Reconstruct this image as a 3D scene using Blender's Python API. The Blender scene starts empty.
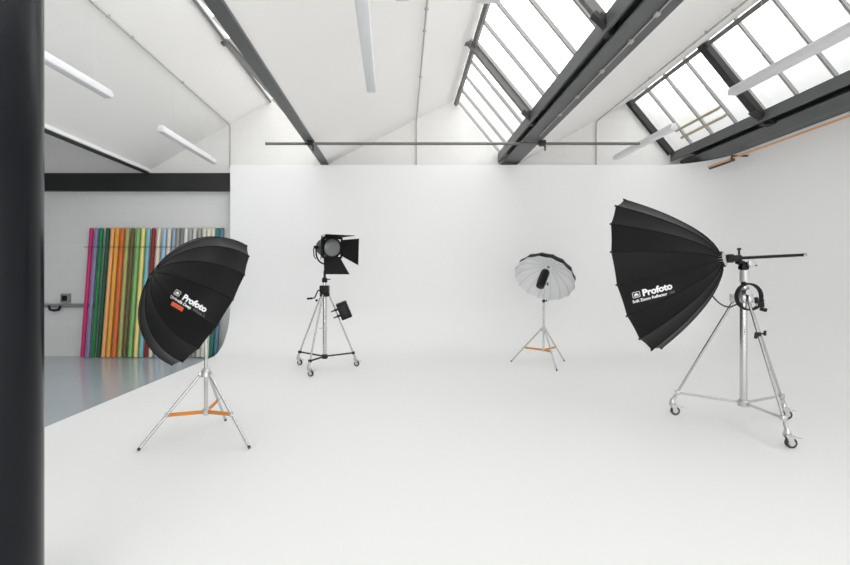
import bpy, bmesh, math, random
from mathutils import Vector, Matrix
from mathutils.bvhtree import BVHTree
V = Vector
PI = math.pi
random.seed(4)
S = bpy.context.scene
COL = S.collection
F, CU, CV, CH = 460.0, 402.0, 278.0, 1.6        # focal length in pixels, vanishing point, eye height


def at(u, v, d):
    """the point of the room at distance d that the photograph shows at u, v"""
    return V(((u - CU) * d / F, d, CH + (CV - v) * d / F))


# ------------------------------------------------------------------ materials
def principled(name, rgb, rough=0.6, metal=0.0, coat=0.0, spec=0.5, sheen=0.0):
    m = bpy.data.materials.new(name)
    m.use_nodes = True
    b = m.node_tree.nodes['Principled BSDF']
    b.inputs['Base Color'].default_value = (*rgb, 1)
    b.inputs['Roughness'].default_value = rough
    b.inputs['Metallic'].default_value = metal
    b.inputs['Coat Weight'].default_value = coat
    b.inputs['Specular IOR Level'].default_value = spec
    b.inputs['Sheen Weight'].default_value = sheen
    return m


def srgb(r, g, b):
    f = lambda c: (c / 255 / 12.92) if c / 255 <= .04045 else ((c / 255 + .055) / 1.055) ** 2.4
    return (f(r), f(g), f(b))


def mottled(m, scale, amount, rough_amount=0.0, bump=0.0, stretch=(1, 1, 1), detail=5):
    """gentle noise over a material's colour, roughness and relief"""
    t = m.node_tree
    b = t.nodes['Principled BSDF']
    tc = t.nodes.new('ShaderNodeTexCoord')
    mp = t.nodes.new('ShaderNodeMapping')
    mp.inputs['Scale'].default_value = stretch
    n = t.nodes.new('ShaderNodeTexNoise')
    n.inputs['Scale'].default_value = scale
    n.inputs['Detail'].default_value = detail
    t.links.new(tc.outputs['Object'], mp.inputs['Vector'])
    t.links.new(mp.outputs['Vector'], n.inputs['Vector'])
    c = b.inputs['Base Color'].default_value[:3]
    mx = t.nodes.new('ShaderNodeMix')
    mx.data_type = 'RGBA'
    mx.inputs[6].default_value = (*[x * (1 - amount) for x in c], 1)
    mx.inputs[7].default_value = (*[min(1, x * (1 + amount)) for x in c], 1)
    t.links.new(n.outputs['Fac'], mx.inputs[0])
    t.links.new(mx.outputs[2], b.inputs['Base Color'])
    if rough_amount:
        r = b.inputs['Roughness'].default_value
        mr = t.nodes.new('ShaderNodeMapRange')
        mr.inputs['To Min'].default_value = max(0, r - rough_amount)
        mr.inputs['To Max'].default_value = min(1, r + rough_amount)
        t.links.new(n.outputs['Fac'], mr.inputs['Value'])
        t.links.new(mr.outputs['Result'], b.inputs['Roughness'])
    if bump:
        bp = t.nodes.new('ShaderNodeBump')
        bp.inputs['Strength'].default_value = bump
        bp.inputs['Distance'].default_value = 0.01
        t.links.new(n.outputs['Fac'], bp.inputs['Height'])
        t.links.new(bp.outputs['Normal'], b.inputs['Normal'])
    return m


def brick_paint(name, rgb):
    """painted brickwork on a wall that runs along x (z up)"""
    m = principled(name, rgb, 0.55, spec=0.35)
    t = m.node_tree
    b = t.nodes['Principled BSDF']
    tc = t.nodes.new('ShaderNodeTexCoord')
    sp = t.nodes.new('ShaderNodeSeparateXYZ')
    cb = t.nodes.new('ShaderNodeCombineXYZ')
    br = t.nodes.new('ShaderNodeTexBrick')
    br.inputs['Scale'].default_value = 1.0
    br.inputs['Brick Width'].default_value = 0.44
    br.inputs['Row Height'].default_value = 0.22
    br.inputs['Mortar Size'].default_value = 0.008
    br.inputs['Mortar Smooth'].default_value = 0.5
    br.inputs['Color1'].default_value = (*rgb, 1)
    br.inputs['Color2'].default_value = (*[c * 0.985 for c in rgb], 1)
    br.inputs['Mortar'].default_value = (*[c * 0.95 for c in rgb], 1)
    bp = t.nodes.new('ShaderNodeBump')
    bp.inputs['Strength'].default_value = 0.35
    bp.inputs['Distance'].default_value = 0.006
    bp.invert = True
    t.links.new(tc.outputs['Object'], sp.inputs[0])
    t.links.new(sp.outputs['X'], cb.inputs['X'])
    t.links.new(sp.outputs['Z'], cb.inputs['Y'])
    t.links.new(cb.outputs[0], br.inputs['Vector'])
    t.links.new(br.outputs['Color'], b.inputs['Base Color'])
    t.links.new(br.outputs['Fac'], bp.inputs['Height'])
    t.links.new(bp.outputs['Normal'], b.inputs['Normal'])
    return m


def glass_mat(name, tint):
    m = bpy.data.materials.new(name)
    m.use_nodes = True
    t = m.node_tree
    t.nodes.clear()
    o = t.nodes.new('ShaderNodeOutputMaterial')
    a = t.nodes.new('ShaderNodeBsdfTransparent')
    a.inputs[0].default_value = (*tint, 1)
    g = t.nodes.new('ShaderNodeBsdfGlossy')
    g.inputs['Roughness'].default_value = 0.05
    mx = t.nodes.new('ShaderNodeMixShader')
    mx.inputs[0].default_value = 0.06
    t.links.new(a.outputs[0], mx.inputs[1])
    t.links.new(g.outputs[0], mx.inputs[2])
    t.links.new(mx.outputs[0], o.inputs[0])
    return m


M = {}
M['cyc'] = mottled(principled('white_cove_paint', (0.885, 0.885, 0.883), 0.62, spec=0.3), 0.8, 0.008)
M['ceiling'] = mottled(principled('ceiling_paint', (0.89, 0.875, 0.86), 0.75, spec=0.2), 0.6, 0.02)
M['wall'] = brick_paint('white_brick_paint', (0.80, 0.79, 0.775))
M['alcove'] = brick_paint('alcove_brick_paint', (0.76, 0.76, 0.755))
M['plain'] = principled('plain_white_paint', (0.88, 0.88, 0.875), 0.7)
M['floor'] = mottled(principled('grey_floor_paint', srgb(178, 187, 194), 0.2), 1.3, 0.02, 0.02)
M['steel'] = mottled(principled('charcoal_steel_paint', srgb(88, 90, 91), 0.45), 2.0, 0.12)
M['black_steel'] = principled('black_steel_paint', srgb(22, 22, 23), 0.5)
M['column'] = mottled(principled('column_paint', srgb(14, 17, 22), 0.24, spec=0.24), 1.6, 0.25, 0.06, 0.05, (2.2, 2.2, .5))
M['bar'] = principled('glazing_bar_grey', srgb(150, 150, 148), 0.5)
M['rail'] = principled('ridge_rail_grey', srgb(105, 104, 102), 0.5)
M['conduit'] = principled('conduit_grey', srgb(176, 174, 168), 0.45)
M['pipe'] = principled('iron_pipe_grey', srgb(112, 112, 106), 0.4, 0.3)
M['copper'] = principled('copper', srgb(226, 168, 110), 0.4, 0.2)
M['brown'] = principled('brown_bracket', srgb(72, 52, 38), 0.6)
M['glass'] = glass_mat('roof_glass', (.56, .57, .57))
M['clear_glass'] = glass_mat('window_glass', (.95, .97, .97))
M['fixture'] = principled('fixture_white', (0.80, 0.80, 0.81), 0.4)
M['tube'] = principled('lamp_tube_white', (0.74, 0.74, 0.76), 0.5)
M['chrome'] = principled('chrome', (0.60, 0.60, 0.59), 0.2, 1.0)
M['alu'] = principled('aluminium', (0.60, 0.60, 0.60), 0.35, 0.9)
M['black'] = principled('black_plastic', (0.006, 0.006, 0.0065), 0.45, spec=0.3)
M['grip'] = principled('black_rubber', (0.015, 0.015, 0.015), 0.75)
M['fabric'] = mottled(principled('black_fabric', (0.0045, 0.0045, 0.0047), 0.5, spec=0.16, sheen=0.05), 240, 0.2)
M['fabric_seam'] = principled('black_seam', (0.006, 0.006, 0.006), 0.8, spec=0.2)
M['lining'] = principled('white_lining', (0.86, 0.865, 0.875), 0.6)
M['silver_lining'] = principled('silver_lining', (0.75, 0.75, 0.75), 0.4, 0.6)
M['orange'] = principled('orange_anodised', srgb(210, 132, 38), 0.4)
M['letter'] = principled('white_print', (0.85, 0.85, 0.85), 0.6)
M['letter_grey'] = principled('grey_print', (0.12, 0.12, 0.12), 0.6)
M['letter_red'] = principled('orange_red_print', srgb(222, 96, 58), 0.6)
M['tyre'] = principled('grey_black_tyre', (0.03, 0.03, 0.03), 0.6)
M['hub_white'] = principled('wheel_hub_grey', (0.55, 0.55, 0.54), 0.4)
M['lens'] = principled('fresnel_lens', (0.17, 0.175, 0.18), 0.2, 0.0, 0.6)
M['socket'] = principled('socket_grey', srgb(138, 140, 142), 0.5)
M['flap'] = principled('barn_door_black', (0.003, 0.003, 0.003), 0.5, spec=0.2)


# ------------------------------------------------------------------ mesh helpers
def frame_of(d):
    d = V(d).normalized()
    a = V((0, 0, 1)) if abs(d.z) < 0.95 else V((1, 0, 0))
    x = d.cross(a).normalized()
    return x, d.cross(x).normalized(), d


def tube(bm, p0, p1, r0, r1=None, n=14):
    p0, p1 = V(p0), V(p1)
    r1 = r0 if r1 is None else r1
    x, y, d = frame_of(p1 - p0)
    rings = []
    for p, r in ((p0, r0), (p1, r1)):
        rings.append([bm.verts.new(p + (x * math.cos(2 * PI * k / n) + y * math.sin(2 * PI * k / n)) * r) for k in range(n)])
    for k in range(n):
        bm.faces.new((rings[0][k], rings[1][k], rings[1][(k + 1) % n], rings[0][(k + 1) % n]))
    bm.faces.new(rings[0])
    bm.faces.new(rings[1][::-1])


def lathe(bm, p, d, prof, n=24):
    """prof: (distance along d, radius)"""
    x, y, d = frame_of(d)
    p = V(p)
    rings = []
    for h, r in prof:
        rings.append([bm.verts.new(p + d * h + (x * math.cos(2 * PI * k / n) + y * math.sin(2 * PI * k / n)) * max(r, 1e-4)) for k in range(n)])
    for a, b in zip(rings, rings[1:]):
        for k in range(n):
            bm.faces.new((a[k], b[k], b[(k + 1) % n], a[(k + 1) % n]))
    bm.faces.new(rings[0])
    bm.faces.new(rings[-1][::-1])


def path_tube(bm, pts, r, n=10, closed=False):
    pts = [V(p) for p in pts]
    N = len(pts)
    rings = []
    x = None
    for i in range(N):
        if closed:
            d = pts[(i + 1) % N] - pts[i - 1]
        else:
            d = pts[min(i + 1, N - 1)] - pts[max(i - 1, 0)]
        d.normalize()
        if x is None:
            x = frame_of(d)[0]
        x = (x - d * x.dot(d)).normalized()
        y = d.cross(x)
        rings.append([bm.verts.new(pts[i] + (x * math.cos(2 * PI * k / n) + y * math.sin(2 * PI * k / n)) * r) for k in range(n)])
    for i in range(N if closed else N - 1):
        a, b = rings[i], rings[(i + 1) % N]
        for k in range(n):
            bm.faces.new((a[k], a[(k + 1) % n], b[(k + 1) % n], b[k]))
    if not closed:
        bm.faces.new(rings[0][::-1])
        bm.faces.new(rings[-1])


def box(bm, c, size, ax=None, bev=0.0):
    """ax: three axes (columns); size along each"""
    c = V(c)
    ax = ax or (V((1, 0, 0)), V((0, 1, 0)), V((0, 0, 1)))
    vs = []
    for sx in (-.5, .5):
        for sy in (-.5, .5):
            for sz in (-.5, .5):
                vs.append(bm.verts.new(c + ax[0] * (sx * size[0]) + ax[1] * (sy * size[1]) + ax[2] * (sz * size[2])))
    fs = []
    for q in ((0, 1, 3, 2), (4, 6, 7, 5), (0, 4, 5, 1), (2, 3, 7, 6), (0, 2, 6, 4), (1, 5, 7, 3)):
        fs.append(bm.faces.new([vs[i] for i in q]))
    if bev:
        es = list({e for f in fs for e in f.edges})
        bmesh.ops.bevel(bm, geom=es, offset=bev, segments=2, affect='EDGES', profile=0.5)


def bar(bm, p0, p1, w, h, up=(0, 0, 1)):
    """a rectangular bar from p0 to p1; h along up"""
    p0, p1 = V(p0), V(p1)
    d = (p1 - p0)
    L = d.length
    d.normalize()
    s = d.cross(V(up)).normalized()
    u = s.cross(d)
    box(bm, (p0 + p1) / 2, (L, w, h), (d, s, u))


def prism_y(bm, poly, y0, y1):
    """polygon in x, z pushed along y"""
    a = [bm.verts.new((x, y0, z)) for x, z in poly]
    b = [bm.verts.new((x, y1, z)) for x, z in poly]
    n = len(poly)
    for k in range(n):
        bm.faces.new((a[k], a[(k + 1) % n], b[(k + 1) % n], b[k]))
    bm.faces.new(a[::-1])
    bm.faces.new(b)


def plate(bm, pts, t):
    """a flat plate through pts (planar polygon), thickness t"""
    pts = [V(p) for p in pts]
    n = (pts[1] - pts[0]).cross(pts[2] - pts[0]).normalized() * (t / 2)
    a = [bm.verts.new(p - n) for p in pts]
    b = [bm.verts.new(p + n) for p in pts]
    k = len(pts)
    for i in range(k):
        bm.faces.new((a[i], a[(i + 1) % k], b[(i + 1) % k], b[i]))
    bm.faces.new(a[::-1])
    bm.faces.new(b)


def obj(name, bm, mat, parent=None, sharp=35, smooth=True, label=None, fix=True):
    if fix:
        bmesh.ops.recalc_face_normals(bm, faces=bm.faces[:])
    me = bpy.data.meshes.new(name)
    bm.to_mesh(me)
    bm.free()
    for mm in (mat if isinstance(mat, (list, tuple)) else [mat]):
        me.materials.append(mm)
    if smooth:
        me.polygons.foreach_set('use_smooth', [True] * len(me.polygons))
        me.set_sharp_from_angle(angle=math.radians(sharp))
    o = bpy.data.objects.new(name, me)
    COL.objects.link(o)
    if parent:
        o.parent = parent
    if label:
        o['label'] = label
    return o


def B():
    return bmesh.new()


def tag(o, label, cat, group=None):
    o['label'] = label
    o['category'] = cat
    if group:
        o['group'] = group
    return o


def thing(name, label, cat, loc, group=None):
    o = bpy.data.objects.new(name, None)
    o.empty_display_size = 0.1
    COL.objects.link(o)
    o.location = loc
    return tag(o, label, cat, group)


def struct(name, bm, mat, parent=None, **k):
    o = obj(name, bm, mat, parent, **k)
    if not parent:
        o['kind'] = 'structure'
    return o


# ------------------------------------------------------------------ the room
YB, YF = 10.62, -6.0                      # back wall, front wall
GZ = -0.2                                 # grey floor, below the white platform
XL, XR = -10.1, 7.12
RIDGE = [-7.05, -2.98, 1.22, 5.22]
GUT = [-5.85, -1.77, 2.46, 6.7]
RZ = 5.6

bm = B()
box(bm, ((XL + XR) / 2, (YB + YF) / 2, GZ - .1), (XR - XL + .6, YB - YF + .6, .2))
struct('floor', bm, M['floor'], smooth=False)
bm = B()
box(bm, ((XL + XR) / 2, YB + .12, 2.9), (XR - XL + .6, .24, 6.2))
struct('wall_back', bm, [M['wall']], smooth=False)
bm = B()                                   # grey painted lower wall behind the paper rolls, a skin on the wall
box(bm, ((XL - 3.0) / 2, YB - .02, (GZ + 3.66) / 2), (-3.0 - XL, .04, 3.66 - GZ))
struct('wall_alcove', bm, M['alcove'], smooth=False)
bm = B()
box(bm, (XL - .12, (YB + YF) / 2, 2.9), (.24, YB - YF, 6.2))
struct('wall_left', bm, principled('left_wall_grey', (.55, .55, .55), .7), smooth=False)
bm = B()
box(bm, (XR + .12, (YB + YF) / 2, 2.9), (.24, YB - YF, 6.2))
struct('wall_right', bm, M['plain'], smooth=False)
bm = B()
WX0, WX1, WZ0, WZ1 = -4.0, 6.6, .5, 4.0      # unseen band of tall windows behind the camera, added for fill light
for x0, x1, z0, z1 in ((XL - .3, WX0, GZ, 6.0), (WX1, XR + .3, GZ, 6.0), (WX0, WX1, GZ, WZ0), (WX0, WX1, WZ1, 6.0)):
    box(bm, ((x0 + x1) / 2, YF - .12, (z0 + z1) / 2), (x1 - x0, .24, z1 - z0))
struct('wall_front', bm, M['plain'], smooth=False)
wf = bpy.data.objects.new('window_4', None)
COL.objects.link(wf)
wf['kind'] = 'structure'
nw = 8
for k in range(nw + 1):
    x = WX0 + (WX1 - WX0) * k / nw
    bm = B()
    box(bm, (x, YF - .1, (WZ0 + WZ1) / 2), (.07, .1, WZ1 - WZ0))
    obj('mullion', bm, M['steel'], wf, smooth=False)
    if k < nw:
        bm = B()
        x2 = WX0 + (WX1 - WX0) * (k + 1) / nw
        bm.faces.new([bm.verts.new(p) for p in ((x + .035, YF - .1, WZ0), (x2 - .035, YF - .1, WZ0), (x2 - .035, YF - .1, WZ1), (x + .035, YF - .1, WZ1))])
        obj('pane', bm, M['clear_glass'], wf, smooth=False, fix=False)
L = bpy.data.lights.new('window_portal', 'AREA')
L.shape = 'RECTANGLE'
L.size, L.size_y = WX1 - WX0, WZ1 - WZ0
L.cycles.is_portal = True
lo_ = bpy.data.objects.new('window_portal', L)
COL.objects.link(lo_)
lo_.location = ((WX0 + WX1) / 2, YF - .2, (WZ0 + WZ1) / 2)
lo_.rotation_euler = (PI / 2, 0, 0)             # looks along +y, into the room

# sloping ceilings, one to a bay
bm = B()
T = .12
slopes = [((XL, 4.05), (RIDGE[0], RZ)), ((-5.80, 4.10), (RIDGE[1], 5.73)), ((-1.69, 4.24), (RIDGE[2], 5.71)), ((2.64, 4.22), (RIDGE[3], 5.66))]
for i, (a, b) in enumerate(slopes):
    bm = B()
    prism_y(bm, [a, b, (b[0], b[1] + T), (a[0], a[1] + T)], YF, YB)
    struct('ceiling', bm, M['ceiling'], smooth=False)
bm = B()                                   # the far bay has a closed roof on both sides
prism_y(bm, [(RIDGE[0], RZ), (-5.9, 4.3), (-5.9, 4.42), (RIDGE[0], RZ + T)], YF, YB)
struct('ceiling', bm, M['ceiling'], smooth=False)

# white platform with coved back and end walls
X0, X1, YW, ZT, RC = -3.83, 6.76, 10.25, 4.12, 0.98
bm = B()
vs = {k: bm.verts.new(c) for k, c in dict(a=(X0, -5.6, 0), b=(X1, -5.6, 0), c=(X0, YW, 0), d=(X1, YW, 0), e=(X0, YW, ZT), f=(X1, YW, ZT), g=(X1, -5.6, ZT)).items()}
bm.faces.new([vs[k] for k in 'abdc'])
bm.faces.new([vs[k] for k in 'cdfe'])
bm.faces.new([vs[k] for k in 'bgfd'])
bm.edges.ensure_lookup_table()
es = [e for e in bm.edges if len(e.link_faces) == 2]
bmesh.ops.bevel(bm, geom=es, offset=RC, segments=14, affect='EDGES', profile=0.5)
for f in bm.faces:
    f.normal_update()
fl = max(bm.faces, key=lambda f: f.calc_area())
if fl.normal.z < 0:
    bmesh.ops.reverse_faces(bm, faces=bm.faces[:])
# give the shell its thickness, away from the room
old = bm.faces[:]
bm.normal_update()
off = {v: bm.verts.new(v.co - v.normal * .19) for v in bm.verts[:]}
bnd = [e for e in bm.edges if len(e.link_faces) == 1]
for f in old:
    bm.faces.new([off[v] for v in f.verts][::-1])
for e in bnd:
    l = e.link_loops[0]
    a, b = l.vert, l.link_loop_next.vert
    bm.faces.new((b, a, off[a], off[b]))
cyc = obj('infinity_cove', bm, M['cyc'], sharp=25)
cyc['kind'] = 'structure'
tag(cyc, 'white infinity cove platform curving up into white back and end walls', 'infinity cove')

# steel gutter beams
def i_beam(label, xl, xr, ztop, zbot, fascia_x, group='charcoal steel gutter beams under the roof valleys', low=None):
    t = thing('steel_beam', label, 'beam', (0, 0, 0), group)
    bm = B()
    prism_y(bm, low or [(xl, zbot), (xr, zbot), (xr, zbot + .025), (xl, zbot + .025)], YF, YB - .01)
    obj('lower_flange', bm, M['steel'], t, smooth=False)
    bm = B()
    xm = (xl + xr) / 2 + .03
    prism_y(bm, [(xm - .01, zbot + .025), (xm + .01, zbot + .025), (xm + .01, ztop), (xm - .01, ztop)], YF, YB - .01)
    obj('web', bm, M['steel'], t, smooth=False)
    bm = B()
    prism_y(bm, [(fascia_x, zbot + .07), (fascia_x + .03, zbot + .07), (fascia_x + .03, ztop - .02), (xr, ztop - .02), (xr, ztop), (fascia_x, ztop)], YF, YB - .01)
    obj('gutter_plate', bm, M['steel'], t, smooth=False)
    return t

beam_mid = i_beam('broad charcoal steel gutter beam between the two bright roof windows', 2.28, 2.64, 4.47, 4.20, 2.21)
bm = B()
path_tube(bm, [(2.50, YF + .05, 4.186), (2.50, 2, 4.186), (2.50, 8.2, 4.186), (2.52, 8.4, 4.19)], .009, 8)
obj('cable_run', bm, M['conduit'], beam_mid)
for y in (2.3, 3.4, 4.51, 5.03, 5.75, 6.56, 7.28):
    bm = B()
    box(bm, (2.50, y, 4.185), (.05, .06, .035), bev=.006)
    obj('cable_fitting', bm, M['conduit'], beam_mid)
beam_left = i_beam('narrow dark grey steel beam over the black fresnel lamp', -1.86, -1.69, 4.45, 4.20, -1.87)
beam_right = i_beam('charcoal steel gutter beam along the top of the copper pipe wall', 6.37, 7.08, 4.48, 4.22, 6.19, low=[(6.40, 4.27), (6.54, 4.13), (7.08, 4.13), (7.08, 4.16), (6.56, 4.16), (6.42, 4.30)])
t = thing('steel_beam', 'thin dark ceiling edge beam above the grey alcove', 'beam', (0, 0, 0))
bm = B()
prism_y(bm, [(-5.91, 4.0), (-5.82, 4.0), (-5.82, 4.025), (-5.91, 4.025)], YF, YB - .01)
obj('lower_flange', bm, M['black_steel'], t, smooth=False)
bm = B()
prism_y(bm, [(-5.875, 4.025), (-5.855, 4.025), (-5.855, 4.3), (-5.875, 4.3)], YF, YB - .01)
obj('web', bm, M['black_steel'], t, smooth=False)
bm = B()
prism_y(bm, [(-5.835, 4.04), (-5.79, 4.04), (-5.79, 4.11), (-5.835, 4.11)], YF, YB - .01)
obj('edge_strip', bm, M['plain'], t, smooth=False)

# black lintel over the alcove
bm = B()
box(bm, ((XL - 3.2) / 2, 10.505, 3.785), (-3.2 - XL, .13, .40), bev=.006)
tag(obj('lintel_beam', bm, M['black_steel']), 'black steel lintel beam across the top of the grey alcove', 'beam')

# column in front of the lens, standing on the platform
t = thing('steel_column', 'thick dark charcoal round steel column standing close at the frame edge', 'column', (-1.905, 2.13, 0))
bm = B()
tube(bm, (0, 0, 0.03), (0, 0, 4.35), .197, n=64)
obj('shaft', bm, M['column'], t)
bm = B()
box(bm, (0, 0, .015), (.5, .5, .03), bev=.004)
obj('base_plate', bm, M['column'], t)

# ------------------------------------------------------------------ roof windows
RAFT = [7.95, 5.02, 2.1, -.8, -3.7]
def skylight(n, xr, gx, gz, gw, railw=.075, rails=.05, railo=-.035, bars=M['bar'], thick=.075, thick_mat=None):
    """glazing from the ridge (xr, RZ) down to the gutter (gx, gz)"""
    root = bpy.data.objects.new('window_%d' % n, None)
    COL.objects.link(root)
    root['kind'] = 'structure'
    hi, lo = V((xr, 0, RZ + .09)), V((gx, 0, gz))
    d = (lo - hi).normalized()
    nrm = V((-d.z, 0, d.x))
    if nrm.z < 0:
        nrm = -nrm
    def P(s, y, off=0):
        q = hi.lerp(lo, s) + nrm * off
        return V((q.x, y, q.z))
    # glazing bars, and a pane between each pair
    ys = []
    y = YB - .08
    while y > YF:
        ys.append(y)
        y -= .66
    ys.append(YF + .02)
    for y in ys:
        bm = B()
        bar(bm, P(0, y, .02), P(1, y, .02), .035, .05, nrm)
        obj('glazing_bar', bm, bars, root, smooth=False)
    for a, b in zip(ys, ys[1:]):
        bm = B()
        q = [P(0, a - .01, .035), P(1, a - .01, .035), P(1, b + .01, .035), P(0, b + .01, .035)]
        bm.faces.new([bm.verts.new(p) for p in q])
        obj('pane', bm, M['glass'], root, smooth=False, fix=False)
    bm = B()
    bar(bm, P(rails, YF, railo), P(rails, YB - .01, railo), railw, railw * .9, nrm)
    obj('ridge_rail', bm, M['rail'], root, smooth=False)
    for y in RAFT:
        bm = B()
        bar(bm, P(-.02, y, -.055), P(1.02, y, -.055), thick, .10, nrm)
        box(bm, P(-.02, y, -.07), (.12, .10, .08), bev=.006)
        obj('rafter', bm, thick_mat or M['rail'], root, smooth=False)
    for y in RAFT:                          # gusset where a rafter meets the gutter
        bm = B()
        bar(bm, P(.94, y, -.10), (gx + gw, y, gz - .225), thick * 1.3, .05, nrm)
        pts = [P(.97, y, -.05), (gx + .02, y, gz - .24), (gx + gw, y, gz - .24), (gx + gw, y, gz - .03)]
        plate(bm, pts, .10)
        obj('gusset', bm, M['black_steel'], root, smooth=False)
    # daylight portal in the opening (adds no light of its own)
    L = bpy.data.lights.new('skylight_portal', 'AREA')
    L.shape = 'RECTANGLE'
    L.size = (lo - hi).length
    L.size_y = YB - YF
    L.cycles.is_portal = True
    lo_ = bpy.data.objects.new('skylight_portal', L)
    COL.objects.link(lo_)
    z = nrm                                  # light looks along -z, into the room
    x = d
    yv = z.cross(x)
    mid = P(.5, (YB + YF) / 2, .10)
    lo_.matrix_world = Matrix(((x.x, yv.x, z.x, mid.x), (x.y, yv.y, z.y, mid.y), (x.z, yv.z, z.z, mid.z), (0, 0, 0, 1)))
    return root, P

w1, P1 = skylight(1, RIDGE[1], -1.86, 4.46, .08, railw=.05, rails=-.015, railo=-.06)
w2, P2 = skylight(2, RIDGE[2], 2.22, 4.47, .12)
w3, P3 = skylight(3, RIDGE[3], 6.20, 4.48, .20, thick=.15, thick_mat=M['black_steel'])
# dark end frame of the right roof window and the short opening vent low in it
bm = B()
bar(bm, P3(0, YB - .06, -.03), P3(1, YB - .06, -.03), .10, .12, (P3(.5, 0, 1) - P3(.5, 0, 0)))
obj('end_frame', bm, M['black_steel'], w3, smooth=False)
bm = B()
nn = P3(.5, 0, 1) - P3(.5, 0, 0)
for s_ in (.74, .86):
    bar(bm, P3(s_, 8.62, -.01), P3(s_, 9.95, -.01), .05, .07, nn)
obj('vent_sash', bm, principled('beige_sash', srgb(168, 160, 140), .5), w3, smooth=False)

# ------------------------------------------------------------------ pipes and conduits
def zc(i, x):
    (ax, az), (bx, bz) = slopes[i]
    return az + (bz - az) * (x - ax) / (bx - ax)

def conduit(i, x, label, ybend=None):
    t = thing('conduit', label, 'conduit', (0, 0, 0), 'thin electrical conduits on the ceiling slopes')
    z = zc(i, x) - .042
    bm = B()
    path_tube(bm, [(x, YF + .02, z), (x, 4, z), (x, YB - .12, z), (x, YB - .06, z - .02), (x, YB - .035, z - .08), (x, YB - .03, 4.14)], .014, 8)
    obj('pipe_run', bm, M['conduit'], t)
    for y in (2.4, 4.6, 6.2, 6.75, 8.3):
        bm = B()
        box(bm, (x, y, z + .008), (.05, .022, .036), bev=.004)
        obj('clip', bm, M['conduit'], t)
    return t

conduit(1, -3.96, 'thin conduit on the ceiling slope above the colourful paper rolls')
conduit(2, .33, 'thin conduit on the middle ceiling slope over the white back wall')
conduit(3, 4.47, 'thin conduit beside the broad steel beam, running down near a small lamp batten')

t = thing('iron_pipe', 'long straight grey iron pipe hung level across under the steel beams', 'pipe', (0, 0, 0))
bm = B()
tube(bm, (-2.58, 8.75, 4.155), (4.52, 8.75, 4.155), .027)
obj('pipe_run', bm, M['pipe'], t)
for x in (-1.74, 2.67):
    bm = B()
    box(bm, (x, 8.75, 4.165), (.11, .12, .10), bev=.01)
    tube(bm, (x + .05, 8.75, 4.02), (x + .05, 8.75, 4.215), .014)
    tube(bm, (x - .09, 8.70, 4.14), (x + .02, 8.70, 4.14), .016)
    obj('beam_clamp', bm, M['black_steel'], t)
bm = B()
tube(bm, (-2.595, 8.75, 4.155), (-2.575, 8.75, 4.155), .032)
obj('end_cap', bm, M['pipe'], t)

t = thing('copper_pipe', 'thin orange copper pipe along the top of the white end wall', 'pipe', (0, 0, 0))
CX, CZ = 6.47, 3.945
bm = B()
tube(bm, (CX, 9.72, CZ), (CX, -5.5, CZ), .017)
obj('pipe_run', bm, M['copper'], t)
for y in (9.0, 5.4, 1.8, -1.8):
    bm = B()
    bar(bm, (CX - .02, y, CZ + .045), (6.77, y, CZ + .045), .04, .025)
    box(bm, (CX, y, CZ + .01), (.06, .045, .10), bev=.006)
    obj('bracket', bm, M['brown'], t)
bm = B()
box(bm, (CX + .03, 9.36, CZ - .035), (.035, .72, .035), bev=.004)
obj('batten', bm, M['brown'], t)

# wall conduit, socket and cable loop in the alcove
t = thing('wall_conduit', 'grey conduit pipe running level along the alcove wall', 'conduit', (0, 0, 0))
bm = B()
tube(bm, (-9.6, YB - .08, .97), (-7.0, YB - .08, .97), .045)
obj('pipe_run', bm, M['socket'], t)
bm = B()
path_tube(bm, [(-8.06, YB - .13, .97), (-8.02, YB - .14, .88), (-7.93, YB - .14, .86), (-7.82, YB - .14, .88), (-7.78, YB - .13, .97)], .028, 8)
obj('cable_loop', bm, M['black'], t)
bm = B()
box(bm, (-7.70, YB - .085, 1.14), (.20, .08, .21), bev=.012)
ob = obj('wall_socket', bm, M['socket'])
tag(ob, 'square grey wall socket above the alcove conduit', 'socket')
bm = B()
box(bm, (-7.70, YB - .128, 1.14), (.12, .012, .12), bev=.004)
obj('socket_face', bm, M['black'], ob)

# ------------------------------------------------------------------ hanging lamp battens
def roof_at(x):
    for i in (3, 2, 1):
        if x >= slopes[i][0][0]:
            return zc(i, x)
    return zc(0, x)


def batten(label, x0, y0, x1, y1, z, w=.13, sag=0.0, hang=True):
    c = V(((x0 + x1) / 2, (y0 + y1) / 2, z))
    t = thing('lamp_batten', label, 'ceiling light', c, 'white lamp battens hung from the roof')
    a, b = V((x0, y0, z)) - c, V((x1, y1, z)) - c
    d = (b - a).normalized()
    s = d.cross(V((0, 0, 1)))
    bm = B()
    box(bm, V((0, 0, .045)), ((b - a).length - .02, w * .6, .04), (d, s, V((0, 0, 1))), bev=.01)
    obj('body', bm, M['fixture'], t)
    bm = B()
    box(bm, V((0, 0, -.01)), ((b - a).length, w, .085), (d, s, V((0, 0, 1))), bev=.024)
    obj('diffuser', bm, M['tube'], t)
    if hang:
        for f in (.2, .8):
            p = a.lerp(b, f)
            bm = B()
            tube(bm, p + V((0, 0, .06)), V((p.x, p.y, roof_at(p.x + c.x) - z - .002)), .002, n=6)
            obj('suspension_wire', bm, M['fixture'], t)
    return t

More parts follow.
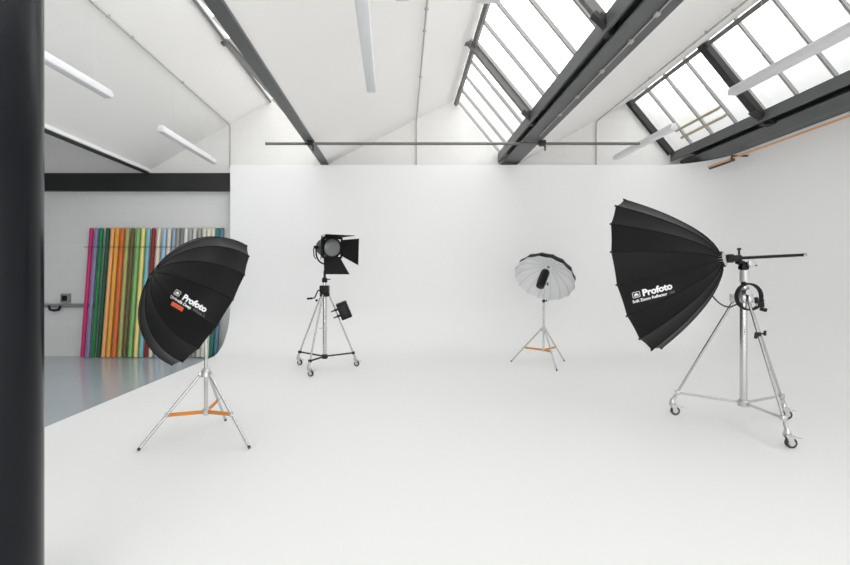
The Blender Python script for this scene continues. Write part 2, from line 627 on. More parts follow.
batten('white lamp batten partly behind the dark column', -4.16, 4.9, -4.08, 6.42, 4.15, hang=5.07)
batten('white lamp batten hung over the colourful paper rolls', -4.13, 7.85, -4.12, 10.12, 4.15, hang=5.07)
batten('long white lamp batten pointing down the middle of the ceiling, over the fresnel lamp', -.36, 3.6, -.42, 6.35, 4.2, hang=4.9)
batten('large white lamp batten crossing the roof window above the big black reflector', 4.72, 3.9, 4.62, 6.45, 4.2, .14, hang=5.15)
batten('small white lamp batten at the end of the grey iron pipe', 4.68, 7.9, 4.62, 9.95, 4.2, .13, hang=5.15)
batten('broad white lamp batten end beside the top of the middle ridge rail', .86, 2.4, .83, 4.46, 4.3, .24, hang=5.3)
batten('white lamp batten of which only a tip shows at the ceiling conduit', .03, 2.2, .0, 4.42, 4.3, .15, hang=5.0)

# ------------------------------------------------------------------ paper rolls
rolls = [  # top u, bottom u, colour, label
    (91.8, 82.3, (206, 38, 112), 'magenta'), (97.2, 87.4, (138, 134, 176), 'lavender'), (101.8, 92.6, (30, 128, 70), 'emerald green'),
    (108.3, 98.4, (18, 82, 56), 'dark forest green'), (113.2, 103.2, (244, 176, 112), 'peach'), (117.8, 108.2, (240, 172, 62), 'amber yellow'),
    (123.0, 113.8, (226, 112, 42), 'bright orange'), (128.0, 119.6, (178, 176, 108), 'khaki'), (133.2, 124.2, (104, 96, 56), 'olive brown'),
    (138.8, 129.8, (128, 190, 104), 'leaf green'), (143.8, 135.6, (244, 226, 138), 'pale yellow'), (149.0, 141.0, (126, 196, 204), 'turquoise'),
    (154.0, 146.0, (140, 32, 38), 'dark red'), (159.4, 150.4, (232, 220, 196), 'cream'), (165.2, 156.8, (160, 200, 222), 'sky blue'),
    (169.8, 161.8, (226, 214, 204), 'shell pink'), (174.6, 167.0, (148, 170, 188), 'slate blue'), (178.6, 171.4, (150, 150, 148), 'mid grey'),
    (182.6, 175.6, (126, 128, 126), 'dark grey'), (186.6, 179.6, (226, 226, 222), 'chalk white'), (190.8, 183.8, (168, 170, 168), 'silver grey'),
    (195.2, 188.4, (204, 204, 200), 'pale grey'), (200.0, 193.2, (154, 154, 148), 'stone grey'), (204.8, 198.0, (216, 214, 206), 'ivory'),
    (209.4, 202.6, (234, 226, 202), 'buttermilk'), (213.6, 206.8, (216, 226, 210), 'pale mint'), (218.0, 211.2, (52, 122, 118), 'teal'),
    (222.6, 216.0, (92, 134, 152), 'petrol blue')]
prev = None
for i, (ut, ub, c, nm) in enumerate(rolls):
    p0 = at(ub, 357, 10.36)
    p0.z = GZ + .0
    p1 = at(ut, 228.5, YB - .105)
    d = (p1 - p0).normalized()
    bm = B()
    q0 = p0 + d * .012 + V((0, 0, .01))
    tube(bm, q0, p1, .0415 + .003 * random.random(), n=18)
    o = obj('paper_roll', bm, principled('paper_' + nm.replace(' ', '_'), srgb(*c), 0.55))
    lab = '%s paper roll leaning on the alcove wall, ' % nm + ('first of the row' if i == 0 else 'next to the %s one' % prev)
    if i == len(rolls) - 1:
        lab = 'petrol blue paper roll leaning last in the alcove row, beside the white cove'
    tag(o, lab, 'paper roll', 'coloured paper rolls leaning in the alcove')
    bm = B()
    tube(bm, p1, p1 + d * .012, .032, n=14)
    obj('core', bm, principled('core_' + nm.replace(' ', '_'), srgb(120, 100, 80), .8), o)
    prev = nm
bm = B()                                   # wire that keeps them against the wall
tube(bm, at(84, 247, 10.40), at(227, 247, 10.40), .008, n=6)
tag(obj('retaining_wire', bm, M['black_steel']), 'thin dark wire stretched across the upper part of the paper rolls', 'wire')


# ------------------------------------------------------------------ stands
def pol(r, deg, z):
    return V((r * math.cos(math.radians(deg)), r * math.sin(math.radians(deg)), z))


def light_stand(label, loc, a0, R, ztop, group):
    """folding light stand with orange braces"""
    t = thing('light_stand', label, 'light stand', loc, group)
    zc_ = .655
    for k in range(3):
        a = a0 + 120 * k
        p0, p1 = pol(.045, a, zc_), pol(R, a, .012)
        bm = B()
        tube(bm, p0, p1, .0135)
        lg = obj('leg', bm, M['chrome'], t)
        bm = B()
        dd = (p1 - p0).normalized()
        tube(bm, p1 - dd * .022, p1 + dd * .004, .0150, .013)
        obj('rubber_foot', bm, M['grip'], lg, label='black rubber foot')
        m = p0.lerp(p1, .56)
        bm = B()
        bar(bm, pol(.03, a, .275), m, .012, .034)
        br = obj('brace', bm, M['orange'], t, label='flat orange brace')
        bm = B()
        tube(bm, m + pol(.0, a, 0) - pol(.0, a, 0) + V((0, 0, -.02)), m + V((0, 0, .02)), .02)
        obj('pivot', bm, M['alu'], br)
    bm = B()
    lathe(bm, (0, 0, zc_ - .035), (0, 0, 1), [(0, .03), (.004, .05), (.05, .05), (.07, .036), (.085, .03)])
    for k in range(3):
        a = a0 + 120 * k
        box(bm, pol(.045, a, zc_ - .005), (.05, .03, .045), (pol(1, a, 0), pol(1, a + 90, 0), V((0, 0, 1))), bev=.004)
    obj('collar', bm, M['alu'], t)
    bm = B()
    lathe(bm, (0, 0, .245), (0, 0, 1), [(0, .024), (.005, .034), (.05, .034), (.06, .024)])
    obj('brace_hub', bm, M['alu'], t)
    zm = .655 + (ztop - .655) * .62
    bm = B()
    tube(bm, (0, 0, .24), (0, 0, zm), .0185)
    obj('lower_pole', bm, M['chrome'], t)
    bm = B()
    tube(bm, (0, 0, zm - .02), (0, 0, ztop - .04), .014)
    obj('upper_pole', bm, M['chrome'], t)
    bm = B()
    lathe(bm, (0, 0, zm - .03), (0, 0, 1), [(0, .02), (.004, .027), (.05, .027), (.056, .019)])
    tube(bm, (.02, 0, zm), (.06, 0, zm), .007)
    tube(bm, (.055, 0, zm - .018), (.055, 0, zm + .018), .009)
    obj('clamp_knob', bm, M['grip'], t, label='black height clamp')
    return t


def caster(t, p, a):
    """braked wheel under the end of a leg; p where the stem starts"""
    bm = B()
    lathe(bm, p, (0, 0, -1), [(-.05, .016), (-.02, .026), (0, .03), (.012, .03), (.014, .012), (.03, .012)])
    stem = obj('caster', bm, M['alu'], t)
    out, tan = pol(1, a, 0), pol(1, a + 90, 0)
    c = V((p.x, p.y, .05)) + out * .03
    bm = B()
    for s in (-1, 1):
        q = [V((p.x, p.y, p.z - .02)) - out * .025, V((p.x, p.y, p.z - .02)) + out * .04, c + out * .015, c - out * .015 - V((0, 0, .01))]
        plate(bm, [x + tan * (.025 * s) for x in q], .005)
    box(bm, V((p.x, p.y, p.z - .02)) + out * .008, (.07, .058, .008), (out, tan, V((0, 0, 1))))
    obj('fork', bm, M['alu'], stem)
    bm = B()
    lathe(bm, c - tan * .017, tan, [(0, .030), (.002, .044), (.007, .0497), (.027, .0497), (.032, .044), (.034, .030)], 28)
    obj('tyre', bm, M['tyre'], stem, label='black rubber tyre')
    bm = B()
    lathe(bm, c - tan * .020, tan, [(0, .008), (.002, .029), (.038, .029), (.040, .008)], 20)
    obj('wheel_hub', bm, M['hub_white'], stem)
    bm = B()
    plate(bm, [c + out * .02 + V((0, 0, .058)) + tan * .02, c + out * .09 + V((0, 0, .044)) + tan * .016, c + out * .09 + V((0, 0, .044)) - tan * .016, c + out * .02 + V((0, 0, .058)) - tan * .02], .006)
    obj('brake_pedal', bm, M['alu'], stem)


def roller_stand(label, loc, angs, R, ztop, col_r, brace_mat, leg_r, hub_z, group):
    t = thing('roller_stand', label, 'light stand', loc, group)
    ends = []
    for i_, a in enumerate(angs):
        p0, p1 = pol(.07, a, ztop), pol((R if isinstance(R, float) else R[i_]) - .03, a, .165)
        bm = B()
        tube(bm, p0, p1, leg_r)
        lg = obj('leg', bm, M['chrome'], t)
        ends.append((p0, p1))
        bm = B()
        dd = (p1 - p0).normalized()
        tube(bm, p1 - dd * .07, p1 + dd * .01, leg_r * 1.35, leg_r * 1.5)
        obj('socket_end', bm, M['alu'], lg)
        caster(t, V((p1.x, p1.y, .145)), -12)
        f = (ztop - hub_z - .02) / (ztop - .165)
        m = p0.lerp(p1, f)
        bm = B()
        bar(bm, pol(.04, a, hub_z), m, .012 if brace_mat is M['chrome'] else .02, .024)
        obj('brace', bm, brace_mat, t)
        bm = B()
        box(bm, m, (.05, .05, .05), (pol(1, a, 0), pol(1, a + 90, 0), V((0, 0, 1))), bev=.008)
        obj('brace_joint', bm, M['black_steel'] if brace_mat is not M['chrome'] else M['alu'], t)
    bm = B()
    lathe(bm, (0, 0, hub_z - .045), (0, 0, 1), [(0, .03), (.01, .055), (.06, .058), (.08, .045)])
    obj('brace_hub', bm, M['alu'] if brace_mat is M['chrome'] else M['black_steel'], t)
    bm = B()
    tube(bm, (0, 0, hub_z - .02), (0, 0, ztop + .02), col_r, n=24)
    obj('column', bm, M['chrome'], t)
    return t, ends


# ------------------------------------------------------------------ fabric domes
def dome_mesh(bm, C, a, N, prof, phase, sub=4, billow=0.0, inset=0.0):
    """panels between N ribs. prof: (radius, height along a) from apex to rim"""
    a = V(a).normalized()
    x = V((0, 0, 1)) - a * a.z
    x.normalize()
    y = a.cross(x)
    def rib(k, r, h):
        an = phase + 2 * PI * k / N
        return C + a * h + (x * math.cos(an) + y * math.sin(an)) * r
    rows = []
    for (r, h) in prof:
        row = []
        for k in range(N):
            p, q = rib(k, r, h), rib(k + 1, r, h)
            for j in range(sub):
                f = j / sub
                w = p.lerp(q, f)
                mid = C + a * h
                w = w - (w - mid) * (billow * 4 * f * (1 - f))
                if inset and h != prof[-1][1]:
                    w = w - (w - (C - a * .05)).normalized() * inset
                row.append(bm.verts.new(w))
        rows.append(row)
    n = N * sub
    for A, Bv in zip(rows, rows[1:]):
        for k in range(n):
            bm.faces.new((A[k], A[(k + 1) % n], Bv[(k + 1) % n], Bv[k]))
    return rib


def ribs(parent, rib, N, prof, r, mat, name='rib', inset=0.0, C=None, tip=None):
    for k in range(N):
        bm = B()
        pts = []
        for (rr, h) in prof:
            p = rib(k, rr, h)
            if inset:
                p = p - (p - C).normalized() * inset
            pts.append(p)
        path_tube(bm, pts, r, 6)
        rb = obj(name, bm, mat, parent)
        if tip:
            p, q = rib(k, *prof[-1]), rib(k, *prof[-2])
            dd = (p - q).normalized()
            bm = B()
            tube(bm, p - dd * tip[0], p + dd * tip[1], tip[2], n=8)
            obj('rib_tip', bm, M['black'], rb)


def writing(body, size, bold=0.0, align='CENTER'):
    cu = bpy.data.curves.new('text', 'FONT')
    cu.body = body
    cu.size = size
    cu.align_x = align
    cu.offset = bold
    cu.resolution_u = 4
    o = bpy.data.objects.new('text', cu)
    COL.objects.link(o)
    dg = bpy.context.evaluated_depsgraph_get()
    dg.update()
    me = bpy.data.meshes.new_from_object(o.evaluated_get(dg))
    bpy.data.objects.remove(o)
    return me


def rrect(bm, cx, cy, w, h, r, n=5):
    pts = []
    for sx, sy, a in ((1, 1, 0), (-1, 1, 90), (-1, -1, 180), (1, -1, 270)):
        for k in range(n + 1):
            an = math.radians(a + 90 * k / n)
            pts.append((cx + sx * (w / 2 - r) + r * math.cos(an), cy + sy * (h / 2 - r) + r * math.sin(an), 0))
    return pts


def print_on(parent, bvh, org, ex, ey, meshes, mat, name, lift, label=None):
    """lay flat shapes (local x, y) onto a fabric surface: each vertex drops onto the cloth"""
    n = ex.cross(ey)
    bm = B()
    for me, dx, dy in meshes:
        b2 = B()
        b2.from_mesh(me) if hasattr(me, 'vertices') else me(b2)
        bmesh.ops.triangulate(b2, faces=b2.faces[:])
        bmesh.ops.subdivide_edges(b2, edges=[e for e in b2.edges if e.calc_length() > .03], cuts=2)
        m2 = {}
        for v in b2.verts:
            p = org + ex * (v.co.x + dx) + ey * (v.co.y + dy)
            hit = bvh.ray_cast(p + n * .25, -n)
            q = (hit[0] + n * lift) if hit[0] else p
            m2[v] = bm.verts.new(q)
        for f in b2.faces:
            bm.faces.new([m2[v] for v in f.verts])
        b2.free()
    # a print has a little thickness
    return obj(name, bm, mat, parent, smooth=False, label=label, fix=False)


def surface_frame(bvh, root_loc, u, v, du, dv):
    """where on the cloth the photograph shows (u, v), and the cloth direction that runs along (du, dv) there"""
    cam = V((0, 0, CH)) - root_loc
    def hit(uu, vv):
        d = (at(uu, vv, 1) - V((0, 0, CH))).normalized()
        return bvh.ray_cast(cam, d)
    h = hit(u, v)
    h2 = hit(u + du * .1, v + dv * .1)
    ex = (h2[0] - h[0]).normalized()
    n = h[1]
    if n.dot(cam - h[0]) < 0:
        n = -n
    ey = n.cross(ex).normalized()
    return h[0], ex, ey


def icon(bm, s):
    """white boxed dome mark"""
    outer = rrect(bm, 0, 0, s * 1.25, s, s * .16)
    inner = rrect(bm, 0, 0, s * 1.08, s * .83, s * .10)
    A = [bm.verts.new(p) for p in outer]
    I = [bm.verts.new(p) for p in inner]
    n = len(A)
    for k in range(n):
        bm.faces.new((A[k], A[(k + 1) % n], I[(k + 1) % n], I[k]))
    dome = [(s * .36 * math.cos(PI * k / 10), s * (-.12 + .36 * math.sin(PI * k / 10)), 0) for k in range(11)]
    bm.faces.new([bm.verts.new(p) for p in dome])
    q = [(-s * .40, -s * .28, 0), (s * .40, -s * .28, 0), (s * .40, -s * .19, 0), (-s * .40, -s * .19, 0)]
    bm.faces.new([bm.verts.new(p) for p in q])


def bvh_of(o):
    me = o.data
    return BVHTree.FromPolygons([v.co.copy() for v in me.vertices], [tuple(p.vertices) for p in me.polygons])


def ell(R, H, n=16, r0=.0, pw=2.0):
    return [(r0 + (R - r0) * math.sin(k / n * PI / 2), H * math.cos(k / n * PI / 2) ** (2 / pw)) for k in range(n + 1)]


def flash_head(label, loc, o, length, rad, pole_top, side=V((1, 0, 0))):
    """black monolight pointing along -o (into its umbrella); loc = body centre; pole_top in world"""
    o = V(o).normalized()
    t = thing('flash_head', label, 'studio flash', loc)
    bm = B()
    lathe(bm, -o * (length * .5), o, [(0, rad * .86), (.01, rad * .95), (.05, rad * .95), (.052, rad), (length * .8, rad), (length * .86, rad * .93), (length, rad * .9)], 28)
    obj('body', bm, M['black'], t)
    bm = B()
    lathe(bm, -o * (length * .5 + .012), o, [(0, .01), (0, rad * .8), (.02, rad * .8)], 24)
    obj('front_glass', bm, M['lens'], t)
    bm = B()
    lathe(bm, o * (length * .5), o, [(0, rad * .7), (.012, rad * .7), (.013, rad * .2)], 24)
    obj('rear_panel', bm, M['grip'], t)
    pt = V(pole_top) - V(loc)
    bm = B()
    tube(bm, pt - V((0, 0, .05)), pt + V((0, 0, .03)), .024)
    bar(bm, pt + V((0, 0, .01)), pt * .25, .035, .03, frame_of(pt)[0])
    obj('stand_bracket', bm, M['black'], t)
    bm = B()
    tube(bm, pt + side * .02, pt + side * .085, .008)
    tube(bm, pt + side * .075 - V((0, 0, .03)), pt + side * .075 + V((0, 0, .03)), .010)
    obj('tilt_lever', bm, M['grip'], t)
    return t


# ------------------------------------------------------------------ near umbrella on its stand
SA = V((-1.945, 4.565, 0))
LS = 'folding light stands with orange braces'
light_stand('chrome light stand with orange braces under the black umbrella', SA, 93, .585, 1.31, LS)
oa = V((.68, .55, -.50)).normalized()
CA = V((-1.93, 4.57, 1.365))
t = thing('umbrella', 'large deep black studio umbrella with white lettering, near the paper rolls', 'umbrella', CA, 'deep studio umbrellas')
RU, HU = .675, .56
prof = ell(RU, HU, 18, .012, 2.1)
bm = B()
NP, PH = 16, math.radians(4)
rib = dome_mesh(bm, V((0, 0, 0)), -oa, NP, prof, PH, 4, .018)
canopy = obj('canopy', bm, M['fabric'], t, sharp=11)
bm = B()
dome_mesh(bm, V((0, 0, 0)), -oa, NP, prof, PH, 4, .018, inset=.008)
obj('lining', bm, M['lining'], t, sharp=11, label='white reflective lining')
ribs(t, rib, NP, prof[1:], .004, M['fabric_seam'], 'rib', tip=(.012, .003, .006))
bm = B()
tube(bm, -oa * (HU - .02), oa * .10, .005, n=8)
obj('shaft', bm, M['alu'], t)
bm = B()
lathe(bm, -oa * (HU + .004), -oa, [(-.02, .02), (.0, .024), (.012, .02), (.016, .008)])
obj('ferrule', bm, M['black'], t)
bv = bvh_of(canopy)
h, ex, ey = surface_frame(bv, CA, 191.5, 301.5, 26, 15.0)
print_on(t, bv, h, ex, ey, [(writing('Profoto', .071, .0034), .03, -.022), (lambda b: icon(b, .046), -.145, .003)], M['letter'], 'logo_lettering', .004, 'white logo lettering')
print_on(t, bv, h, ex, ey, [(writing('Umbrella Deep', .034, .0009), -.075, -.06)], M['letter'], 'model_lettering', .004)
print_on(t, bv, h, ex, ey, [(writing('White L', .034, .0005), .105, -.06)], M['letter_grey'], 'size_lettering', .004)
def patch(b):
    b.faces.new([b.verts.new(p) for p in rrect(b, 0, 0, .12, .036, .005)])
print_on(t, bv, h, ex, ey, [(patch, -.08, -.094)], M['letter_red'], 'colour_patch', .004, 'orange red printed patch')
flash_head('black flash head inside the large black umbrella', CA - oa * .10 + V((0, 0, .02)), oa, .28, .058, SA + V((0, 0, 1.30)), V((0, 1, 0)))

# ------------------------------------------------------------------ far umbrella on its stand
SC = V((2.615, 8.49, 0))
light_stand('chrome light stand with orange braces under the white lined umbrella', SC, 34, .60, 1.50, LS)
oc = V((-.44, -.60, -.665)).normalized()
CC = V((2.655, 8.60, 1.58))
t = thing('umbrella', 'smaller umbrella showing its white ribbed lining, in front of the cove back wall', 'umbrella', CC, 'deep studio umbrellas')
prof = ell(.565, .36, 14, .012, 2.1)
bm = B()
rib = dome_mesh(bm, V((0, 0, 0)), -oc, NP, prof, PH, 4, .018)
obj('canopy', bm, M['fabric'], t, sharp=11)
bm = B()
dome_mesh(bm, V((0, 0, 0)), -oc, NP, prof, PH, 4, .018, inset=.010)
obj('lining', bm, M['lining'], t, sharp=11, label='white reflective lining')
ribs(t, rib, NP, prof[1:], .0035, M['alu'], 'rib', .016, V((0, 0, 0)))
bm = B()
tube(bm, -oc * .35, oc * .22, .006, n=8)
obj('shaft', bm, M['alu'], t)
bm = B()
lathe(bm, -oc * .365, oc, [(0, .02), (.03, .03), (.045, .018), (.05, .01)])
obj('rib_hub', bm, M['socket'], t)
flash_head('black flash head pointing into the white umbrella lining', CC + oc * .07 + V((-.02, -.05, .05)), oc, .40, .08, SC + V((0, 0, 1.49)), V((1, 0, 0)))

# ------------------------------------------------------------------ fresnel lamp on a roller stand
RS = 'chrome roller stands on three wheels'
SB = V((-1.36, 8.09, 0))
ANG = (25, 145, 265)
st, ends = roller_stand('slim chrome roller stand with black braces under the fresnel lamp', SB, (27, 146, 256), (.60, .69, .66), 1.32, .033, M['black_steel'], .015, .225, RS)
bm = B()
lathe(bm, (0, 0, 1.27), (0, 0, 1), [(0, .05), (.01, .085), (.06, .09), (.075, .06)])
obj('collar', bm, M['black'], st)
bm = B()
box(bm, (.0, -.01, 1.405), (.16, .15, .13), bev=.015)
gear = obj('gearbox', bm, M['black'], st)
bm = B()
path_tube(bm, [(-.07, -.03, 1.39), (-.11, -.05, 1.38), (-.15, -.07, 1.28), (-.17, -.08, 1.25), (-.25, -.10, 1.245)], .012, 8)
tube(bm, (-.20, -.09, 1.247), (-.29, -.11, 1.24), .018)
obj('crank_handle', bm, M['black'], gear)
bm = B()
tube(bm, (0, 0, 1.46), (0, 0, 1.53), .026)
obj('riser', bm, M['chrome'], st)
bm = B()
lathe(bm, (0, 0, 1.52), (0, 0, 1), [(0, .03), (.005, .048), (.07, .048), (.075, .036), (.09, .036), (.095, .02), (.115, .02)])
tube(bm, (.03, 0, 1.57), (.10, 0, 1.58), .009)
obj('spigot_clamp', bm, M['black'], st)
bm = B()
lathe(bm, (0, 0, .70), (0, 0, 1), [(0, .034), (.004, .045), (.03, .045), (.034, .034)])
tube(bm, (-.03, 0, .715), (-.10, -.02, .715), .010)
obj('column_clamp', bm, M['alu'], st)
bm = B()
lathe(bm, (-.12, .0, 1.205), (-1, -.3, 0), [(0, .012), (.02, .022), (.035, .022), (.04, .01)])
obj('leg_knob', bm, M['black'], st)

of = V((.50, -.86, -.08)).normalized()
LC = V((-1.30, 8.08, 2.135))
t = thing('fresnel_lamp', 'black fresnel studio lamp with open barn doors on the slim roller stand', 'studio lamp', LC)
rt = V((0, 0, 1)).cross(of).normalized()       # the lamp's own sideways (picture right is -? see sign)
if rt.x < 0:
    rt = -rt
up = rt.cross(of)
if up.z < 0:
    up = -up
fr = .20                                     # front of the housing
bm = B()
lathe(bm, -of * .24, of, [(0, .10), (.03, .15), (.10, .165), (.30, .170), (.36, .185), (.43, .185), (.44, .17)], 36)
body = obj('housing', bm, M['black'], t)
bm = B()
for s in (-.04, 0, .04, .08):
    box(bm, -of * .10 + up * .17 + rt * s, (.20, .018, .03), (of, rt, up))
obj('cooling_fins', bm, M['black'], body)
bm = B()
lathe(bm, of * (fr - .015), of, [(0, .155), (.006, .158), (.018, .145), (.030, .11), (.036, .065), (.038, .01)], 40)
obj('lens', bm, M['lens'], t, label='round glass fresnel lens')
bm = B()
pts = [of * (fr + .01) + (rt * math.cos(2 * PI * k / 40) + up * math.sin(2 * PI * k / 40)) * .163 for k in range(40)]
path_tube(bm, pts, .012, 8, True)
obj('lens_ring', bm, M['black'], t)
bm = B()
for s in (-1, 1):
    box(bm, of * (fr + .01) + rt * (.165 * s), (.03, .03, .36), (of, rt, up), bev=.004)
    box(bm, of * (fr + .01) + up * (.165 * s), (.03, .36, .03), (of, rt, up), bev=.004)
dfr = obj('barn_door_frame', bm, M['flap'], t)
def flap(hinge_c, along, dirn, w0, w1, L):
    bm = B()
    d = dirn.normalized()
    q = [hinge_c - along * w0 / 2, hinge_c + along * w0 / 2, hinge_c + d * L + along * w1 / 2, hinge_c + d * L - along * w1 / 2]
    plate(bm, q, .006)
    tube(bm, hinge_c - along * w0 / 2, hinge_c + along * w0 / 2, .009, n=8)
    obj('barn_door_flap', bm, M['flap'], dfr)
e = .185
fz = of * (fr + .02)
flap(fz - up * e, rt, -up * .90 + of * .52 + rt * .12, .31, .46, .30)
flap(fz + rt * e, up, rt * .72 + of * .55 - up * .17, .29, .46, .29)
flap(fz + up * e, rt, of * .95 + up * .10, .31, .52, .34)
flap(fz - rt * e, up, of * .90 - rt * .42, .27, .40, .27)
bm = B()                                     # yoke: U-shaped bracket from the pole up both sides
yk = [rt * .21 * math.cos(a) * 1.0 + up * 0 + V((0, 0, 0)) for a in (0,)]
ypts = []
for k in range(13):
    a = PI * k / 12
    ypts.append(rt * (.205 * math.cos(a)) - V((0, 0, .30 * math.sin(a) ** .6 + .0)) - of * .05)
path_tube(bm, ypts, .014, 8)
for s in (-1, 1):
    tube(bm, rt * (.16 * s) - of * .05, rt * (.235 * s) - of * .05, .028)
obj('yoke', bm, M['black'], t)
bm = B()
bp = V((SB.x - LC.x, SB.y - LC.y, 0))
tube(bm, bp + V((0, 0, 1.635 - LC.z)), bp + V((0, 0, 1.72 - LC.z)), .022)
tube(bm, bp + V((0, 0, 1.715 - LC.z)), -V((0, 0, .30)) - of * .05 + V((0, 0, .02)), .02)
obj('spigot', bm, M['black'], t)
bm = B()
path_tube(bm, [-of * .15 + up * .16 - rt * .05, -of * .15 + up * .215 - rt * .05, -of * .10 + up * .22 - rt * .05, of * .09 + up * .22 - rt * .05, of * .12 + up * .21 - rt * .05, of * .12 + up * .16 - rt * .05], .011, 8)
obj('handle', bm, M['alu'], t, label='pale carrying handle')
bm = B()
path_tube(bm, [-rt * .235 - of * .05, -rt * .255 - of * .02 - up * .05, -rt * .25 - up * .16, -rt * .21 - up * .20 - of * .03], .010, 8)
obj('tilt_handle', bm, M['black'], t)

# ballast box hung on that stand's leg
p0, p1 = ends[0]
ld = (p1 - p0).normalized()
mid = p0.lerp(p1, .30) + SB
sd = ld.cross(V((0, 1, 0))).normalized()
if sd.x < 0:
    sd = -sd
fwd = ld.cross(sd).normalized()
t = thing('power_pack', 'black power pack clamped to a leg of the fresnel lamp stand', 'power pack', mid + sd * .145 - V((0, .02, 0)))
bm = B()
box(bm, (0, 0, 0), (.31, .19, .10), (ld, sd, fwd), bev=.012)
pk = obj('case', bm, M['black'], t)
bm = B()
fs = -1 if fwd.y > 0 else 1
box(bm, fwd * (.052 * fs), (.22, .12, .006), (ld, sd, fwd), bev=.002)
obj('front_panel', bm, M['grip'], pk)
bm = B()
for k in range(3):
    box(bm, fwd * (.056 * fs) + ld * (-.06 + .05 * k) + sd * .01, (.008, .06, .003), (ld, sd, fwd))
obj('panel_marks', bm, principled('dim_marks', (.03, .03, .03), .5), pk)
bm = B()
for s in (-.06, .06):
    box(bm, -sd * .125 + ld * s, (.035, .07, .04), (ld, sd, fwd), bev=.005)
    tube(bm, -sd * .15 + ld * s, -sd * .22 + ld * s, .012)
obj('leg_clamp', bm, M['black'], t)

# ------------------------------------------------------------------ big reflector on the near roller stand
SD = V((3.712, 5.0, 0))
st, ends = roller_stand('large chrome roller stand on wheels under the big black reflector', SD, (20, 145, 263), .70, 1.385, .035, M['chrome'], .0135, .245, RS)
bm = B()
lathe(bm, (0, 0, 1.33), (0, 0, 1), [(0, .05), (.01, .075), (.05, .085), (.10, .08), (.13, .058), (.17, .05), (.18, .05)])
for a in ANG:
    box(bm, pol(.075, a, 1.385), (.10, .05, .09), (pol(1, a, 0), pol(1, a + 90, 0), V((0, 0, 1))), bev=.01)
obj('top_casting', bm, M['alu'], st)
bm = B()
tube(bm, (0, 0, 1.50), (0, 0, 1.57), .024)
obj('riser', bm, M['black'], st)
bm = B()
tube(bm, (.01, 0, 1.56), (.01, 0, 1.685), .043, n=20)
obj('top_sleeve', bm, principled('satin_silver', (.62, .62, .61), .4, .35), st)
bm = B()
tube(bm, (0, 0, 1.68), (0, 0, 1.70), .03)
box(bm, (.0, 0, 1.715), (.08, .07, .05), bev=.01)
obj('spigot_clamp', bm, M['black'], st)
bm = B()                                      # winding handle against the casting
path_tube(bm, [(-.04, -.09, 1.46), (-.05, -.12, 1.45), (.01, -.125, 1.38), (.06, -.13, 1.30)], .012, 8)
tube(bm, (-.05, -.08, 1.45), (-.05, -.14, 1.45), .03)
obj('winding_handle', bm, M['alu'], st)
pm = ends[2][0].lerp(ends[2][1], .30)
bm = B()
tube(bm, pm - V((0, 0, .022)), pm + V((0, 0, .022)), .024)
tube(bm, pm + V((.0, 0, 0)), pm + V((.05, -.02, .012)), .008)
tube(bm, pm + V((.05, -.02, -.012)), pm + V((.053, -.02, .04)), .012)
tube(bm, pm - V((.03, 0, .045)), pm - V((.02, 0, -.02)), .015)
obj('leg_clamp', bm, M['grip'], st, label='black clamp on the leg')

od = V((-.70, .69, -.185)).normalized()
AP = V((3.455, 4.98, 1.80))                    # apex ring of the dish
LD, RD = .80, .92
t = thing('parabolic_reflector', 'huge black parabolic reflector with white lettering and long focusing rod', 'reflector', AP)
prof = []
n = 18
for k in range(n + 1):
    s = k / n
    prof.append((.055 + (RD - .055) * s ** .62, -LD * s))
prof[0] = (.055, 0)
prof.insert(1, (.055 + (RD - .055) * .018 ** .62, -LD * .018))
bm = B()
PH2 = math.radians(8)
rib = dome_mesh(bm, V((0, 0, 0)), -od, 16, prof, PH2, 4, .016)
canopy = obj('canopy', bm, M['fabric'], t, sharp=11)
bm = B()
dome_mesh(bm, V((0, 0, 0)), -od, 16, [(max(.01, r - .012), h) for r, h in prof], PH2, 4, .016)
obj('lining', bm, M['silver_lining'], t, sharp=11, label='silver reflective lining')
ribs(t, rib, 16, prof, .0055, M['fabric_seam'], 'rib', tip=(.02, .012, .010))
bm = B()
lathe(bm, od * .045, -od, [(0, .055), (.0, .075), (.04, .078), (.05, .072), (.085, .072), (.09, .055)], 32)
obj('mount_ring', bm, M['hub_white'], t, label='pale metal mount ring')
bm = B()
for k in range(16):                            # rib hinges around the ring
    p = rib(k, .075, .012)
    box(bm, p, (.035, .022, .03), frame_of(-od)[:3], bev=.004)
obj('rib_hinges', bm, M['black'], t)
ax = -od
bm = B()
# the rod runs on along the dish's axis, slightly raised
rod0 = ax * .05
rod_dir = V((.985, -.05, .06)).normalized()
bm2 = B()
lathe(bm2, ax * .05, V((.97, -.2, .03)), [(0, .038), (.012, .046), (.06, .046), (.065, .034), (.135, .034), (.14, .022)], 24)
hd = obj('rod_holder', bm2, M['black'], t)
hp = ax * .05 + V((.97, -.2, .03)) * .12
tube(bm, hp - V((0, 0, .05)), hp + V((0, 0, .085)), .010)
lathe(bm, hp + V((0, 0, .085)), (0, 0, 1), [(0, .012), (.005, .02), (.02, .02), (.024, .01)])
obj('lock_screw', bm, M['black'], hd)
bm = B()
r1 = hp + V((.705, .02, .035)) 
tube(bm, hp, r1, .017)
obj('focusing_rod', bm, M['black'], t)
bm = B()
dd = (r1 - hp).normalized()
lathe(bm, r1, dd, [(-.01, .018), (.0, .019), (.03, .016), (.034, .008)])
obj('rod_tip', bm, M['chrome'], t, label='silver rod tip')
bm = B()                                      # tilt head that clamps the rod to the stand
tp = SD + V((0, 0, 1.74)) - AP
box(bm, tp + V((0, 0, .01)), (.06, .06, .05), bev=.012)
tube(bm, tp + V((-.0, 0, .03)), hp - V((0, 0, .03)), .018)
tube(bm, tp + V((.02, -.02, .0)), tp + V((.12, -.03, -.005)), .008)
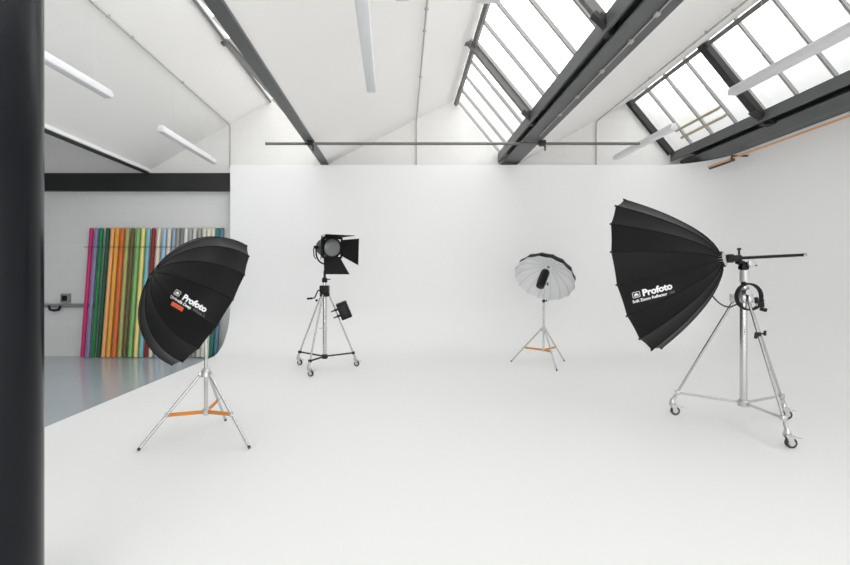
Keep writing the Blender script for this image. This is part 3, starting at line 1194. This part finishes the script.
tube(bm, tp + V((-.05, -.01, .02)), tp + V((-.09, -.02, .035)), .022)
obj('tilt_head', bm, M['black'], t)
bm = B()
lathe(bm, tp + V((.04, -.045, .02)), (0, -1, 0), [(0, .03), (.01, .04), (.03, .04), (.034, .02)])
obj('tilt_disc', bm, M['alu'], t)
bv = bvh_of(canopy)
h, ex, ey = surface_frame(bv, AP, 653.5, 291, 30, -7.6)
print_on(t, bv, h, ex, ey, [(writing('Profoto', .098, .0040), .038, -.024), (lambda b: icon(b, .062), -.178, .007)], M['letter'], 'logo_lettering', .005, 'white logo lettering')
print_on(t, bv, h, ex, ey, [(writing('Soft Zoom Reflector', .042, .0013), -.052, -.075)], M['letter'], 'model_lettering', .005)
print_on(t, bv, h, ex, ey, [(writing('180', .042, .0005), .175, -.075)], M['letter_grey'], 'size_lettering', .005)

# cable: from the dish to a coil on the stand
K = SD + V((-.022, -.10, 1.395))
t = thing('power_cable', 'black cable coiled on the large roller stand, looping from the reflector', 'cable', K)
bm = B()
pts = []
for k in range(121):
    a = -.6 + 2 * PI * k / 30
    rr = .134 + .006 * math.sin(k * .21)
    pts.append(V((rr * math.cos(a), -.012 * (k / 30) + .02, rr * 1.03 * math.sin(a))))
path_tube(bm, pts, .0095, 8)
obj('coil', bm, M['grip'], t)
c0 = at(709, 291, 5.16) - K
c1 = at(731, 307, 4.92) - K
pts = []
for k in range(15):
    f = k / 14
    p = c0.lerp(c1, f) - V((0, 0, .05 * math.sin(PI * f) ** .9))
    pts.append(p)
bm = B()
path_tube(bm, pts + [V((-.115, -.0, -.07)), V((-.10, .0, -.09))], .0075, 8)
obj('lead', bm, M['grip'], t)
bm = B()
box(bm, (.10, -.035, -.075), (.06, .05, .06), bev=.012)
tube(bm, (.06, -.04, -.06), (.05, -.04, .0), .018)
tube(bm, (.10, -.04, -.12), (.15, -.05, -.135), .020)
tube(bm, (.115, -.03, -.07), (.125, -.03, -.02), .018)
obj('plug', bm, M['black'], t)

# ------------------------------------------------------------------ daylight and camera
W = bpy.data.worlds.new('overcast_sky')
S.world = W
W.use_nodes = True
bg = W.node_tree.nodes['Background']
bg.inputs['Color'].default_value = (1.0, 0.992, 0.987, 1)
bg.inputs['Strength'].default_value = 10.0

cam = bpy.data.cameras.new('camera')
co = bpy.data.objects.new('camera', cam)
COL.objects.link(co)
co.location = (0, 0, CH)
co.rotation_euler = (PI / 2, 0, 0)
cam.sensor_width = 36
cam.lens = F / 850 * 36
cam.shift_x = (425 - CU) / 850
cam.shift_y = -(282.5 - CV) / 850
cam.clip_start = .05
S.camera = co
S.view_settings.view_transform = 'Standard'
S.view_settings.look = 'None'
S.view_settings.gamma = 1
S.view_settings.exposure = -1.02
S.cycles.max_bounces = 14
S.cycles.diffuse_bounces = 10
S.cycles.transparent_max_bounces = 16
S.cycles.use_denoising = True
